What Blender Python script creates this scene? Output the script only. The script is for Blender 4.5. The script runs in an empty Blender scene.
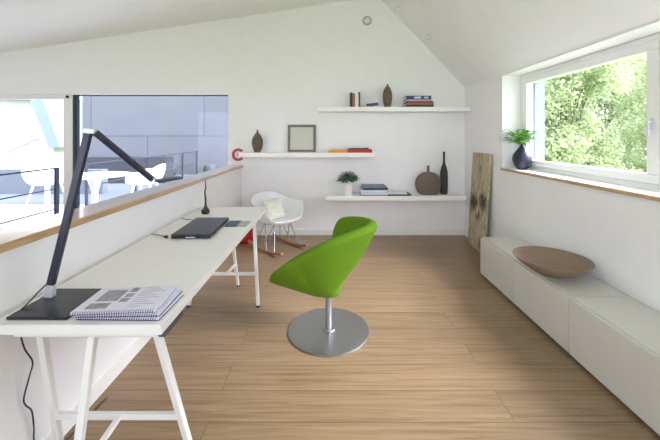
import bpy, bmesh, math, random
from mathutils import Vector, Matrix
random.seed(7)
S = bpy.context.scene
COL = S.collection
PI = math.pi

# ------------------------------------------------------------------ helpers
def lin(c):
    c = c / 255.0
    return c / 12.92 if c <= 0.04045 else ((c + 0.055) / 1.055) ** 2.4
def rgb(r, g, b): return (lin(r), lin(g), lin(b), 1.0)

def mat(name, col, rough=0.5, metal=0.0, var=0.06, scale=30.0, bump=0.0, spec=0.5, stretch=None, coat=0.0, sheen=0.0):
    m = bpy.data.materials.new(name); m.use_nodes = True
    nt = m.node_tree; b = nt.nodes['Principled BSDF']
    tc = nt.nodes.new('ShaderNodeTexCoord')
    mp = nt.nodes.new('ShaderNodeMapping')
    if stretch: mp.inputs['Scale'].default_value = stretch
    n = nt.nodes.new('ShaderNodeTexNoise'); n.inputs['Scale'].default_value = scale
    n.inputs['Detail'].default_value = 4
    r = nt.nodes.new('ShaderNodeValToRGB')
    c = rgb(*col)
    lo = [max(0, x * (1 - var)) for x in c[:3]] + [1]; hi = [min(1, x * (1 + var)) for x in c[:3]] + [1]
    r.color_ramp.elements[0].color = lo; r.color_ramp.elements[1].color = hi
    r.color_ramp.elements[0].position = .3; r.color_ramp.elements[1].position = .7
    L = nt.links.new
    L(tc.outputs['Object'], mp.inputs['Vector']); L(mp.outputs[0], n.inputs['Vector'])
    L(n.outputs['Fac'], r.inputs[0]); L(r.outputs[0], b.inputs['Base Color'])
    b.inputs['Roughness'].default_value = rough; b.inputs['Metallic'].default_value = metal
    b.inputs['Specular IOR Level'].default_value = spec
    b.inputs['Coat Weight'].default_value = coat
    b.inputs['Sheen Weight'].default_value = sheen
    if bump:
        bp = nt.nodes.new('ShaderNodeBump'); bp.inputs['Strength'].default_value = bump
        bp.inputs['Distance'].default_value = .01
        L(n.outputs['Fac'], bp.inputs['Height']); L(bp.outputs[0], b.inputs['Normal'])
    return m

class MB:
    """collects shapes in one bmesh"""
    def __init__(s): s.bm = bmesh.new()
    def box(s, x0, x1, y0, y1, z0, z1):
        v = [s.bm.verts.new(p) for p in [(x0,y0,z0),(x1,y0,z0),(x1,y1,z0),(x0,y1,z0),(x0,y0,z1),(x1,y0,z1),(x1,y1,z1),(x0,y1,z1)]]
        for f in [(3,2,1,0),(4,5,6,7),(0,1,5,4),(1,2,6,5),(2,3,7,6),(3,0,4,7)]: s.bm.faces.new([v[i] for i in f])
        return s
    def obox(s, c, ax, ay, az):
        """oriented box: centre and three half vectors"""
        c, ax, ay, az = map(Vector, (c, ax, ay, az))
        v = [s.bm.verts.new(c + ax*i + ay*j + az*k) for k in (-1,1) for (i,j) in ((-1,-1),(1,-1),(1,1),(-1,1))]
        for f in [(3,2,1,0),(4,5,6,7),(0,1,5,4),(1,2,6,5),(2,3,7,6),(3,0,4,7)]: s.bm.faces.new([v[i] for i in f])
        return s
    def bar(s, p0, p1, w, h, up=(0,0,1)):
        p0, p1 = Vector(p0), Vector(p1); d = (p1-p0); L = d.length; d.normalize()
        u = Vector(up); a = d.cross(u)
        if a.length < 1e-4: a = d.cross(Vector((1,0,0)))
        a.normalize(); b = a.cross(d).normalized()
        return s.obox((p0+p1)/2, a*w/2, d*L/2, b*h/2)
    def tube(s, pts, r, n=10, cap=True):
        pts = [Vector(p) for p in pts]; rings = []
        rr = r if isinstance(r, (list, tuple)) else [r]*len(pts)
        prev = None
        for i, p in enumerate(pts):
            t = (pts[min(i+1, len(pts)-1)] - pts[max(i-1, 0)]).normalized()
            if prev is None:
                a = t.cross(Vector((0,0,1)))
                if a.length < 1e-3: a = t.cross(Vector((1,0,0)))
            else: a = prev - t*prev.dot(t)
            a.normalize(); prev = a; b = t.cross(a)
            rings.append([s.bm.verts.new(p + (a*math.cos(2*PI*k/n) + b*math.sin(2*PI*k/n))*rr[i]) for k in range(n)])
        for i in range(len(rings)-1):
            for k in range(n): s.bm.faces.new([rings[i][k], rings[i][(k+1)%n], rings[i+1][(k+1)%n], rings[i+1][k]])
        if cap: s.bm.faces.new(rings[0][::-1]); s.bm.faces.new(rings[-1])
        return s
    def lathe(s, prof, n=32, sx=1, sy=1, c=(0,0,0)):
        rings = []
        for r, z in prof:
            if r < 1e-5: rings.append([s.bm.verts.new((c[0], c[1], c[2]+z))])
            else: rings.append([s.bm.verts.new((c[0]+r*sx*math.cos(2*PI*k/n), c[1]+r*sy*math.sin(2*PI*k/n), c[2]+z)) for k in range(n)])
        for A, B in zip(rings, rings[1:]):
            for k in range(n):
                k2 = (k+1) % n
                if len(A) == 1 and len(B) > 1: s.bm.faces.new([A[0], B[k2], B[k]])
                elif len(B) == 1 and len(A) > 1: s.bm.faces.new([A[k], A[k2], B[0]])
                elif len(A) > 1: s.bm.faces.new([A[k], A[k2], B[k2], B[k]])
        return s
    def prism(s, poly, axis, a, b):
        """extrude a 2-D polygon along an axis ('x': (y,z), 'y': (x,z), 'z': (x,y))"""
        def P(p, t): return {'x': (t,p[0],p[1]), 'y': (p[0],t,p[1]), 'z': (p[0],p[1],t)}[axis]
        A = [s.bm.verts.new(P(p, a)) for p in poly]; B = [s.bm.verts.new(P(p, b)) for p in poly]
        n = len(poly)
        s.bm.faces.new(A[::-1]); s.bm.faces.new(B)
        for i in range(n): s.bm.faces.new([A[i], A[(i+1)%n], B[(i+1)%n], B[i]])
        return s
    def quad(s, *p):
        s.bm.faces.new([s.bm.verts.new(q) for q in p]); return s
    def build(s, name, m, parent=None, bevel=0, smooth=False, subsurf=0, solid=0, segs=2, soff=-1):
        if len(s.bm.faces): bmesh.ops.recalc_face_normals(s.bm, faces=s.bm.faces)
        me = bpy.data.meshes.new(name); s.bm.to_mesh(me); s.bm.free()
        o = bpy.data.objects.new(name, me); COL.objects.link(o)
        me.materials.append(m)
        if smooth:
            for p in me.polygons: p.use_smooth = True
        if solid:
            q = o.modifiers.new('thickness', 'SOLIDIFY'); q.thickness = solid; q.offset = soff; q.use_even_offset = solid < .03
        if bevel:
            q = o.modifiers.new('edge', 'BEVEL'); q.width = bevel; q.segments = segs; q.limit_method = 'ANGLE'
        if subsurf:
            q = o.modifiers.new('smooth', 'SUBSURF'); q.levels = subsurf; q.render_levels = subsurf
        if parent: o.parent = parent
        return o

def tag(o, label, cat, group=None, kind=None):
    if label: o['label'] = label
    if cat: o['category'] = cat
    if group: o['group'] = group
    if kind: o['kind'] = kind
    return o
def thing(name, label, cat, loc=(0,0,0), rz=0, group=None):
    o = bpy.data.objects.new(name, None); COL.objects.link(o); o.empty_display_size = .1
    o.location = loc; o.rotation_euler = (0,0,rz)
    return tag(o, label, cat, group)
def struct(o): o['kind'] = 'structure'; return o
def place(o, loc, rz=0, rx=0, ry=0): o.location = loc; o.rotation_euler = (rx,ry,rz); return o
def copy_tree(o, parent=None):
    c = o.copy(); COL.objects.link(c)
    if parent: c.parent = parent
    for ch in list(o.children): copy_tree(ch, c)
    return c
def spline(pts, n, closed=False):
    """Catmull-Rom through the points"""
    P = [Vector(p) for p in pts]; N = len(P); out = []
    seg = N if closed else N-1
    for i in range(n if closed else n):
        t = i * seg / (n if closed else n-1); k = min(int(t), seg-1); u = t-k
        g = (lambda j: P[j % N]) if closed else (lambda j: P[max(0, min(N-1, j))])
        a, b, c, d = g(k-1), g(k), g(k+1), g(k+2)
        out.append(.5*((2*b) + (c-a)*u + (2*a-5*b+4*c-d)*u*u + (3*b-a-3*c+d)*u**3))
    return out

# ------------------------------------------------------------------ materials
M = {}
M['wall'] = mat('white_plaster', (240,240,241), .85, var=.012, scale=6, bump=.02, spec=.2)
M['ceil'] = mat('ceiling_plaster', (240,240,240), .9, var=.012, scale=5, spec=.2)
M['trim'] = mat('white_lacquer_and_sill_glare', (238,238,236), .4, var=.01)
M['frame'] = mat('white_window_paint', (236,236,234), .35, var=.01)
M['desk'] = mat('desk_laminate', (238,236,233), .38, var=.01, scale=12)
M['white_metal'] = mat('white_powder_coat', (236,236,234), .35, var=.01)
M['cab'] = mat('cabinet_lacquer', (210,208,201), .28, var=.012, scale=8)
M['plinth'] = mat('plinth_dark', (60,58,54), .7)
M['shelf'] = mat('shelf_lacquer', (242,241,237), .4, var=.01)
M['black'] = mat('black_plastic', (32,34,43), .27, var=.1, scale=120)
M['blackmetal'] = mat('anthracite_metal', (50,51,70), .35, metal=.3, var=.06)
M['rubber'] = mat('black_rubber', (24,24,26), .6)
M['silver'] = mat('brushed_aluminium', (214,217,222), .35, metal=.35, var=.05, scale=60)
M['steel'] = mat('brushed_steel', (172,172,174), .36, metal=1, var=.06, scale=40, stretch=(1,12,1))
M['chrome'] = mat('chrome_wire', (150,152,158), .4, metal=.6, var=.02)
M['green'] = mat('green_wool_felt', (98,134,32), .9, var=.08, scale=220, bump=.08, spec=.1)
M['shell'] = mat('white_shell_plastic', (240,241,243), .35, var=.008)
M['rocker'] = mat('maple_rocker', (160,118,80), .45, var=.18, scale=8, stretch=(2,30,30))
M['pillow'] = mat('cream_linen', (222,219,208), .9, var=.1, scale=26, bump=.1)
M['piping'] = mat('grey_piping', (150,146,138), .8)
M['red'] = mat('red_fabric', (190,24,34), .6, var=.12, scale=20, bump=.1)
M['redgloss'] = mat('red_enamel', (176,24,40), .4, var=.05)
M['dish'] = mat('brown_stoneware', (140,118,100), .55, var=.1, scale=25, bump=.03)
M['taupe'] = mat('taupe_clay', (112,98,90), .75, var=.12, scale=30, bump=.06)
M['darkclay'] = mat('charcoal_clay', (54,52,54), .6, var=.12, scale=30, bump=.04)
M['bronze'] = mat('mottled_bronze_clay', (96,82,62), .55, var=.45, scale=22, bump=.1)
M['bluevase'] = mat('dark_blue_glaze', (40,44,58), .38, var=.1, scale=15)
M['fern'] = mat('fern_green', (84,136,48), .55, var=.25, scale=14)
M['stem'] = mat('fern_stem', (96,130,50), .6)
M['succ'] = mat('grey_green_leaf', (70,98,78), .55, var=.35, scale=30)
M['pot'] = mat('white_ceramic', (238,238,236), .3, var=.01)
M['soil'] = mat('potting_soil', (56,44,34), .95, var=.3, scale=60, bump=.3)
M['paper'] = mat('white_paper', (224,222,236), .8, var=.02)
M['pages'] = mat('page_edges', (214,212,224), .85, var=.08, scale=40, stretch=(1,1,40))
M['print'] = mat('grey_print', (150,148,158), .8, var=.25, scale=40)
M['indigo'] = mat('indigo_cover', (58,52,104), .6, var=.1)
M['lilac'] = mat('lilac_cover', (176,170,204), .6, var=.05)
M['wire'] = mat('dark_binding_wire', (66,58,104), .4, metal=.5)
M['picframe'] = mat('grey_picture_frame', (116,112,104), .5, var=.1, scale=20)
M['picture'] = mat('cream_print_paper', (206,205,192), .7, var=.03, scale=5)
M['tray'] = mat('grey_steel_tray', (96,100,104), .4, metal=.5)
M['spot'] = mat('white_fitting', (226,226,228), .4, var=.01)
M['detring'] = mat('grey_ring', (176,176,166), .5, var=.05)
M['rail'] = mat('dark_railing_steel', (52,58,74), .45, metal=.3)
M['rail_reflection'] = mat('grey_rail_reflection', (58,62,72), .5, metal=.3)
M['terrace'] = mat('white_terrace_slab', (196,198,200), .7, var=.03, scale=4)
M['greystone'] = mat('grey_render', (88,96,106), .8, var=.06, scale=3)
M['bollard'] = mat('slate_planter', (46,50,58), .7, var=.1, scale=10)
M['house'] = mat('white_reflection', (178,178,182), .8, var=.02, scale=2)  # white of the block that stands in for the pane reflection
M['reflection_edge'] = mat('pale_blue_reflection', (112,126,146), .6, var=.04, scale=3)
M['pole'] = mat('galvanised_pole', (150,156,166), .5, metal=.4)
M['bark'] = mat('tree_bark', (108,98,84), .9, var=.3, scale=12, bump=.3, stretch=(1,1,.2))
M['lawn'] = mat('garden_lawn', (120,140,84), .95, var=.2, scale=3)
M['shutter'] = mat('blue_grey_shutter', (126,128,142), .5, var=.03)
M['wood_edge'] = None

def leafmat(name, c0, c1):
    m = bpy.data.materials.new(name); m.use_nodes = True; nt = m.node_tree
    b = nt.nodes['Principled BSDF']; L = nt.links.new
    tc = nt.nodes.new('ShaderNodeTexCoord'); n = nt.nodes.new('ShaderNodeTexNoise')
    n.inputs['Scale'].default_value = 2.2; n.inputs['Detail'].default_value = 8
    r = nt.nodes.new('ShaderNodeValToRGB'); r.color_ramp.elements[0].position = .36; r.color_ramp.elements[1].position = .66
    r.color_ramp.elements[0].color = rgb(*c0); r.color_ramp.elements[1].color = rgb(*c1)
    L(tc.outputs['Object'], n.inputs['Vector']); L(n.outputs['Fac'], r.inputs[0]); L(r.outputs[0], b.inputs['Base Color'])
    b.inputs['Roughness'].default_value = .5
    t = nt.nodes.new('ShaderNodeBsdfTranslucent'); L(r.outputs[0], t.inputs[0])
    mx = nt.nodes.new('ShaderNodeMixShader'); mx.inputs[0].default_value = .45
    out = nt.nodes['Material Output']
    L(b.outputs[0], mx.inputs[1]); L(t.outputs[0], mx.inputs[2]); L(mx.outputs[0], out.inputs[0])
    return m
M['leaf'] = leafmat('tree_leaf', (138,156,112), (196,206,164))
M['leaf2'] = leafmat('tree_leaf_pale', (150,166,128), (204,212,178))

def woodmat(name, c0, c1, c2, axis_scale, rough=.4, planks=None, rowoff=.37, coat=0):
    m = bpy.data.materials.new(name); m.use_nodes = True; nt = m.node_tree
    b = nt.nodes['Principled BSDF']; L = nt.links.new; N = nt.nodes.new
    tc = N('ShaderNodeTexCoord'); mp = N('ShaderNodeMapping'); mp.inputs['Scale'].default_value = axis_scale
    L(tc.outputs['Object'], mp.inputs[0])
    vec = mp.outputs[0]
    if planks:
        br = N('ShaderNodeTexBrick')
        br.offset = rowoff; br.offset_frequency = 2; br.squash = 1
        br.inputs['Scale'].default_value = 1; br.inputs['Mortar Size'].default_value = .0016
        br.inputs['Mortar Smooth'].default_value = .3
        br.inputs['Brick Width'].default_value = planks[0]; br.inputs['Row Height'].default_value = planks[1]
        br.inputs['Color1'].default_value = (0,0,0,1); br.inputs['Color2'].default_value = (1,1,1,1); br.inputs['Mortar'].default_value = (.5,.5,.5,1)
        mo = N('ShaderNodeMapping'); mo.inputs['Location'].default_value = planks[2]
        L(tc.outputs['Object'], mo.inputs[0]); L(mo.outputs[0], br.inputs['Vector'])
        off = N('ShaderNodeVectorMath'); off.operation = 'SCALE'; off.inputs['Scale'].default_value = 37.0
        L(br.outputs['Color'], off.inputs[0])
        ad = N('ShaderNodeVectorMath'); ad.operation = 'ADD'; L(vec, ad.inputs[0]); L(off.outputs[0], ad.inputs[1]); vec = ad.outputs[0]
    n = N('ShaderNodeTexNoise'); n.inputs['Scale'].default_value = 1; n.inputs['Detail'].default_value = 7; n.inputs['Roughness'].default_value = .62
    n.inputs['Distortion'].default_value = .9
    L(vec, n.inputs['Vector'])
    r = N('ShaderNodeValToRGB'); e = r.color_ramp.elements
    e[0].position = .3; e[0].color = rgb(*c0); e[1].position = .72; e[1].color = rgb(*c2)
    q = e.new(.5); q.color = rgb(*c1)
    L(n.outputs['Fac'], r.inputs[0]); col = r.outputs[0]
    if planks:
        hs = N('ShaderNodeHueSaturation'); mr = N('ShaderNodeMapRange')
        mr.inputs['To Min'].default_value = .90; mr.inputs['To Max'].default_value = 1.06
        L(br.outputs['Color'], mr.inputs['Value']); L(mr.outputs[0], hs.inputs['Value']); L(col, hs.inputs['Color'])
        mx = N('ShaderNodeMix'); mx.data_type = 'RGBA'; L(br.outputs['Fac'], mx.inputs['Factor'])
        L(hs.outputs[0], mx.inputs[6]); mx.inputs[7].default_value = rgb(92,70,50); col = mx.outputs[2]
        bp = N('ShaderNodeBump'); bp.inputs['Strength'].default_value = .15; bp.inputs['Distance'].default_value = .002
        bp.invert = True; L(br.outputs['Fac'], bp.inputs['Height']); L(bp.outputs[0], b.inputs['Normal'])
    L(col, b.inputs['Base Color'])
    b.inputs['Roughness'].default_value = rough
    b.inputs['Coat Weight'].default_value = coat; b.inputs['Coat Roughness'].default_value = .12; b.inputs['Coat IOR'].default_value = 1.6
    return m
M['floor'] = woodmat('oak_plank_floor', (122,97,71), (145,120,92), (161,136,107), (1.7,48,48), .36, planks=(2.4,.2,(.6,.0,0)))
M['ledge'] = woodmat('oak_ledge', (164,130,88), (190,156,110), (206,176,132), (30,2.2,30), .3, coat=1)

def boardmat():
    m = bpy.data.materials.new('weathered_driftwood'); m.use_nodes = True; nt = m.node_tree
    b = nt.nodes['Principled BSDF']; L = nt.links.new; N = nt.nodes.new
    tc = N('ShaderNodeTexCoord'); mp = N('ShaderNodeMapping'); mp.inputs['Scale'].default_value = (10,11,2.6)
    L(tc.outputs['Object'], mp.inputs[0])
    n = N('ShaderNodeTexNoise'); n.inputs['Detail'].default_value = 8; n.inputs['Scale'].default_value = 1.2
    n.inputs['Distortion'].default_value = 2.2; n.inputs['Roughness'].default_value = .7
    L(mp.outputs[0], n.inputs['Vector'])
    r = N('ShaderNodeValToRGB'); e = r.color_ramp.elements
    e[0].position = .32; e[0].color = rgb(92,78,60); e[1].position = .66; e[1].color = rgb(212,200,172)
    q = e.new(.47); q.color = rgb(176,162,132)
    L(n.outputs['Fac'], r.inputs[0]); col = r.outputs[0]
    for (p, rad, c) in [((0,.10,.60), .20, (38,32,28)), ((0,.34,.56), .24, (44,34,28)), ((0,.20,.40), .12, (70,60,48)), ((0,.22,1.02),.10,(120,104,82)), ((0,.10,.10),.16,(120,106,88))]:
        d = N('ShaderNodeVectorMath'); d.operation = 'DISTANCE'; d.inputs[1].default_value = p
        w = N('ShaderNodeVectorMath'); w.operation = 'MULTIPLY_ADD'
        L(n.outputs['Color'], w.inputs[0]); w.inputs[1].default_value = (0,.22,.34)
        sub = N('ShaderNodeVectorMath'); sub.operation = 'ADD'; sub.inputs[1].default_value = (0,-.11,-.17)
        L(tc.outputs['Object'], sub.inputs[0]); L(sub.outputs[0], w.inputs[2]); L(w.outputs[0], d.inputs[0])
        mr = N('ShaderNodeMapRange'); mr.inputs['From Min'].default_value = rad*.25; mr.inputs['From Max'].default_value = rad*.62
        mr.inputs['To Min'].default_value = .9; mr.inputs['To Max'].default_value = 0
        L(d.outputs['Value'], mr.inputs['Value'])
        mx = N('ShaderNodeMix'); mx.data_type = 'RGBA'; L(mr.outputs[0], mx.inputs['Factor'])
        L(col, mx.inputs[6]); mx.inputs[7].default_value = rgb(*c); col = mx.outputs[2]
    L(col, b.inputs['Base Color']); b.inputs['Roughness'].default_value = .8
    bp = N('ShaderNodeBump'); bp.inputs['Strength'].default_value = .3; bp.inputs['Distance'].default_value = .01
    L(n.outputs['Fac'], bp.inputs['Height']); L(bp.outputs[0], b.inputs['Normal'])
    return m
M['board'] = boardmat()

def panelmat():
    """grey cement panels with thin joints"""
    m = bpy.data.materials.new('grey_cement_panels'); m.use_nodes = True; nt = m.node_tree
    b = nt.nodes['Principled BSDF']; L = nt.links.new; N = nt.nodes.new
    tc = N('ShaderNodeTexCoord'); mp = N('ShaderNodeMapping'); mp.inputs['Rotation'].default_value = (PI/2,0,0); mp.inputs['Location'].default_value = (4.65,1.41,0)
    L(tc.outputs['Object'], mp.inputs[0])
    br = N('ShaderNodeTexBrick'); br.offset = .5; br.inputs['Scale'].default_value = 1
    br.inputs['Brick Width'].default_value = 4.17; br.inputs['Row Height'].default_value = 2.6
    br.inputs['Mortar Size'].default_value = .018
    br.inputs['Color1'].default_value = rgb(84,88,96); br.inputs['Color2'].default_value = rgb(89,93,101); br.inputs['Mortar'].default_value = rgb(56,62,74)
    L(mp.outputs[0], br.inputs['Vector'])
    n = N('ShaderNodeTexNoise'); n.inputs['Scale'].default_value = 1.3; n.inputs['Detail'].default_value = 6
    L(tc.outputs['Object'], n.inputs['Vector'])
    mr = N('ShaderNodeMapRange'); mr.inputs['To Min'].default_value = .85; mr.inputs['To Max'].default_value = 1.15
    L(n.outputs['Fac'], mr.inputs['Value'])
    hs = N('ShaderNodeHueSaturation'); L(br.outputs[0], hs.inputs['Color']); L(mr.outputs[0], hs.inputs['Value'])
    L(hs.outputs[0], b.inputs['Base Color']); b.inputs['Roughness'].default_value = .6
    return m
M['panels'] = panelmat()

def glassmat(name, tint=(1,1,1,1), refl=1.0):
    m = bpy.data.materials.new(name); m.use_nodes = True; nt = m.node_tree
    nt.nodes.remove(nt.nodes['Principled BSDF']); L = nt.links.new; N = nt.nodes.new
    t = N('ShaderNodeBsdfTransparent'); t.inputs[0].default_value = tint
    g = N('ShaderNodeBsdfGlossy'); g.inputs['Roughness'].default_value = .0
    f = N('ShaderNodeLayerWeight'); f.inputs['Blend'].default_value = .5
    pw = N('ShaderNodeMath'); pw.operation = 'POWER'; pw.inputs[1].default_value = 5
    ml = N('ShaderNodeMath'); ml.operation = 'MULTIPLY_ADD'; ml.inputs[1].default_value = .9*refl; ml.inputs[2].default_value = .035*refl
    mx = N('ShaderNodeMixShader')
    L(f.outputs['Facing'], pw.inputs[0]); L(pw.outputs[0], ml.inputs[0]); L(ml.outputs[0], mx.inputs[0]); L(t.outputs[0], mx.inputs[1]); L(g.outputs[0], mx.inputs[2])
    L(mx.outputs[0], nt.nodes['Material Output'].inputs[0])
    return m
M['glass'] = glassmat('window_glass', (.97,.985,.98,1), .45)

# ------------------------------------------------------------------ dimensions
D = 4.63            # back wall
XR = 1.923          # right wall
XL = -1.26          # inner face of the parapet
XF = -5.4           # far side of the stairwell
YB = -2.4           # wall behind the viewer
RX, RZ = .684, 3.40 # ridge
EZ = 2.094          # eaves at the right wall
SL = .15            # left pitch

# ------------------------------------------------------------------ the setting
struct(MB().box(XF-.2, 2.393, YB-.2, D+.25, -.25, 0).build('floor', M['floor']))
t = .22
lz = RZ - SL*(RX-XF+.2); sr = (RZ-EZ)/(XR-RX); ez2 = EZ - sr*(2.393-XR)
KX0, KX1, KY0, KY1 = -2.9, -.9, -1.9, -.5   # unseen roof window opening in the left pitch, added for more daylight
def lp(x): return RZ - SL*(RX-x)
c_ = MB(); xa, ya, yb = XF-.2, YB-.2, D+.25
for (x0, x1, y0, y1) in ((xa, KX0, ya, yb), (KX1, RX, ya, yb), (KX0, KX1, ya, KY0), (KX0, KX1, KY1, yb)):
    c_.prism([(x0,lp(x0)),(x1,lp(x1)),(x1,lp(x1)+t),(x0,lp(x0)+t)], 'y', y0, y1)
c_.prism([(RX,RZ),(RX,RZ+t),(2.393,EZ+t*1.2),(2.393,EZ),(XR,EZ)], 'y', ya, yb)
struct(c_.build('ceiling', M['ceil']))
win = struct(thing('added_roof_window', None, None))
f = MB()
for (x0, x1, y0, y1) in ((KX0,KX0+.05,KY0,KY1),(KX1-.05,KX1,KY0,KY1),(KX0+.05,KX1-.05,KY0,KY0+.05),(KX0+.05,KX1-.05,KY1-.05,KY1)):
    f.prism([(x0,lp(x0)+.1),(x1,lp(x1)+.1),(x1,lp(x1)+.2),(x0,lp(x0)+.2)], 'y', y0, y1)
q = f.build('window_frame', M['frame'], win)
MB().prism([(KX0+.05,lp(KX0+.05)+.15),(KX1-.05,lp(KX1-.05)+.15),(KX1-.05,lp(KX1-.05)+.157),(KX0+.05,lp(KX0+.05)+.157)], 'y', KY0+.05, KY1-.05).build('glass_pane', M['glass'], q)
# back wall (gable) with the terrace opening
WX, WZ = -1.45, 2.005
def topz(x): return RZ - SL*(RX-x) if x <= RX else RZ - sr*(x-RX)
w = MB()
w.prism([(WX,0),(2.393,0),(2.393,EZ-.02),(XR,EZ+.03),(RX,RZ+.05),(WX,topz(WX)+.05)], 'y', D, D+.22)
w.prism([(XF-.2,WZ),(WX,WZ),(WX,topz(WX)+.05),(XF-.2,lz+.05)], 'y', D, D+.22)
struct(w.build('wall_back', M['wall']))
# right wall with the long window
WY0, WY1, SZ, HZ = .45, 3.63, 1.026, 2.08
w = MB()
w.box(XR, 2.393, YB-.2, D, 0, SZ)
w.box(XR, 2.393, WY1, D, SZ, EZ); w.box(XR, 2.393, YB-.2, WY0, SZ, EZ)
w.box(XR, 2.393, WY0, WY1, HZ, EZ)
struct(w.build('wall_right', M['wall']))
# parapet on the left and far stairwell wall, wall behind the viewer with openings added for fill light
struct(MB().box(XL-.16, XL, YB, D, 0, .968).build('wall_left', M['wall']))
struct(MB().box(XF-.2, XF, YB-.2, D, 0, topz(XF)+.05).build('wall_stairwell', M['wall']))
w = MB()
w.prism([(XF-.2,2.35),(-1.5,2.35),(-1.5,topz(-1.5)+.05),(XF-.2,lz+.05)], 'y', YB-.2, YB)
w.box(XF-.2, -4.9, YB-.2, YB, 0, 2.35)
w.prism([(-1.5,0),(-1.0,0),(-1.0,topz(-1)+.05),(-1.5,topz(-1.5)+.05)], 'y', YB-.2, YB)
w.prism([(-1.0,2.75),(1.2,2.75),(1.2,topz(1.2)+.03),(RX,RZ+.05),(-1.0,topz(-1)+.05)], 'y', YB-.2, YB)
w.prism([(1.2,0),(2.393,0),(2.393,EZ-.02),(XR,EZ+.03),(1.2,topz(1.2)+.03)], 'y', YB-.2, YB)
struct(w.build('wall_front', M['wall']))
struct(MB().box(XL-.17, XL+.025, YB, D, .968, 1.003).build('trim_1', M['ledge'], bevel=.003))
tr2 = struct(MB().box(XR-.002, 2.13, WY0, WY1, SZ+.004, SZ+.03).build('trim_2', M['trim']))  # white top stands in for window glare on the oak sill
MB().box(XR-.02, XR-.002, WY0, WY1, SZ+.004, SZ+.03).build('oak_sill_front', M['ledge'], tr2, bevel=.002)
bb = .085
struct(MB().box(XL, XR, D-.014, D, 0, bb).build('baseboard_back', M['trim'], bevel=.003))
struct(MB().box(XL, XL+.014, YB, D-.014, 0, bb).build('baseboard_left', M['trim'], bevel=.003))
struct(MB().box(XR-.014, XR, YB, D-.014, 0, bb).build('baseboard_right', M['trim'], bevel=.003))

# right window: fixed frame, two sashes, glass, handle, outside guide rail
win = struct(thing('window_1', None, None)); fx0, fx1 = 2.13, 2.20
f = MB()
f.box(fx0, fx1, WY0, WY1, SZ+.03, SZ+.065); f.box(fx0, fx1, WY0, WY1, HZ-.04, HZ)
f.box(fx0, fx1, WY1-.06, WY1, SZ+.065, HZ-.04); f.box(fx0, fx1, WY0, WY0+.05, SZ+.065, HZ-.04)
f.build('window_frame', M['frame'], win, bevel=.004)
def sash(y0, y1):
    s = MB(); z0, z1 = SZ+.068, HZ-.043; a = .062; x0, x1 = fx0-.012, fx1-.01
    s.box(x0, x1, y0, y1, z0, z0+a); s.box(x0, x1, y0, y1, z1-a, z1)
    s.box(x0, x1, y0, y0+a+.02, z0+a, z1-a); s.box(x0, x1, y1-a, y1, z0+a, z1-a)
    q = s.build('sash', M['frame'], win, bevel=.005)
    MB().box(fx0+.03, fx0+.036, y0+a+.02, y1-a, z0+a, z1-a).build('glass_pane', M['glass'], q)
    return q
s1 = sash(2.095, WY1-.062); s2 = sash(WY0+.052, 2.09)
h = MB(); h.box(fx0-.02, fx0-.012, 2.115, 2.145, 1.45, 1.53)
h.tube([(fx0-.02,2.13,1.505),(fx0-.055,2.13,1.505)], .009); h.bar((fx0-.05,2.13,1.512),(fx0-.05,2.13,1.40), .018, .012, (1,0,0))
h.build('window_handle', M['silver'], s1, bevel=.002)
g = MB(); g.box(2.20, 2.39, WY1-.012, WY1-.001, SZ, HZ)
g.box(2.27, 2.30, WY1-.03, WY1-.012, SZ, HZ)
g.build('outer_reveal_lining', M['shutter'], win)
MB().box(2.20, 2.45, WY0, WY1, SZ-.01, SZ+.02).build('outer_window_sill', M['silver'], win)

# terrace window in the gable wall
win = struct(thing('window_2', None, None)); gy = D+.06
f = MB()
f.box(-3.85, -3.72, gy, gy+.06, 0, WZ-.0); f.box(XF, -3.85, gy, gy+.06, WZ-.065, WZ); f.box(XF, -3.85, gy, gy+.06, 0, .08); f.box(XF, XF+.08, gy, gy+.06, .08, WZ-.065)
q = f.build('sliding_sash', M['frame'], win, bevel=.005)
MB().box(XF+.08, -3.85, gy+.025, gy+.035, .08, WZ-.065).build('glass_pane', M['glass'], q)
rc = MB().lathe([(0,0),(.02,0),(.02,.012),(0,.012)], 14, c=(0,0,0)).build('roller_cap', M['rubber'], q)
place(rc, (-3.785, gy-.002, WZ-.03), rx=PI/2)
f = MB(); f.box(-3.715, -3.655, gy+.01, gy+.06, 0, WZ); f.box(-3.655, WX, gy+.01, gy+.06, WZ-.014, WZ); f.box(-3.655, WX, gy+.01, gy+.06, 0, .03); f.box(WX-.012, WX, gy+.01, gy+.06, .03, WZ-.014)
q = f.build('fixed_frame', M['rail'], win)
MB().box(-3.655, WX-.012, gy+.03, gy+.04, .03, WZ-.014).build('glass_pane', M['glass'], q)
# unseen glazing behind the viewer, added to fill the room with light
win = struct(thing('added_rear_window', None, None))
for a, b_, zt in ((-1.0, 1.2, 2.75), (-4.9, -1.5, 2.35)):
    f = MB(); y0, y1 = YB-.12, YB-.06
    f.box(a, a+.06, y0, y1, 0, zt); f.box(b_-.06, b_, y0, y1, 0, zt)
    f.box(a+.06, b_-.06, y0, y1, zt-.06, zt); f.box(a+.06, b_-.06, y0, y1, 0, .06); f.box((a+b_)/2-.04, (a+b_)/2+.04, y0, y1, .06, zt-.06)
    q = f.build('window_frame', M['frame'], win)
    MB().box(a+.06, b_-.06, y0+.025, y0+.035, .06, zt-.06).build('glass_pane', M['glass'], q)

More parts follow.
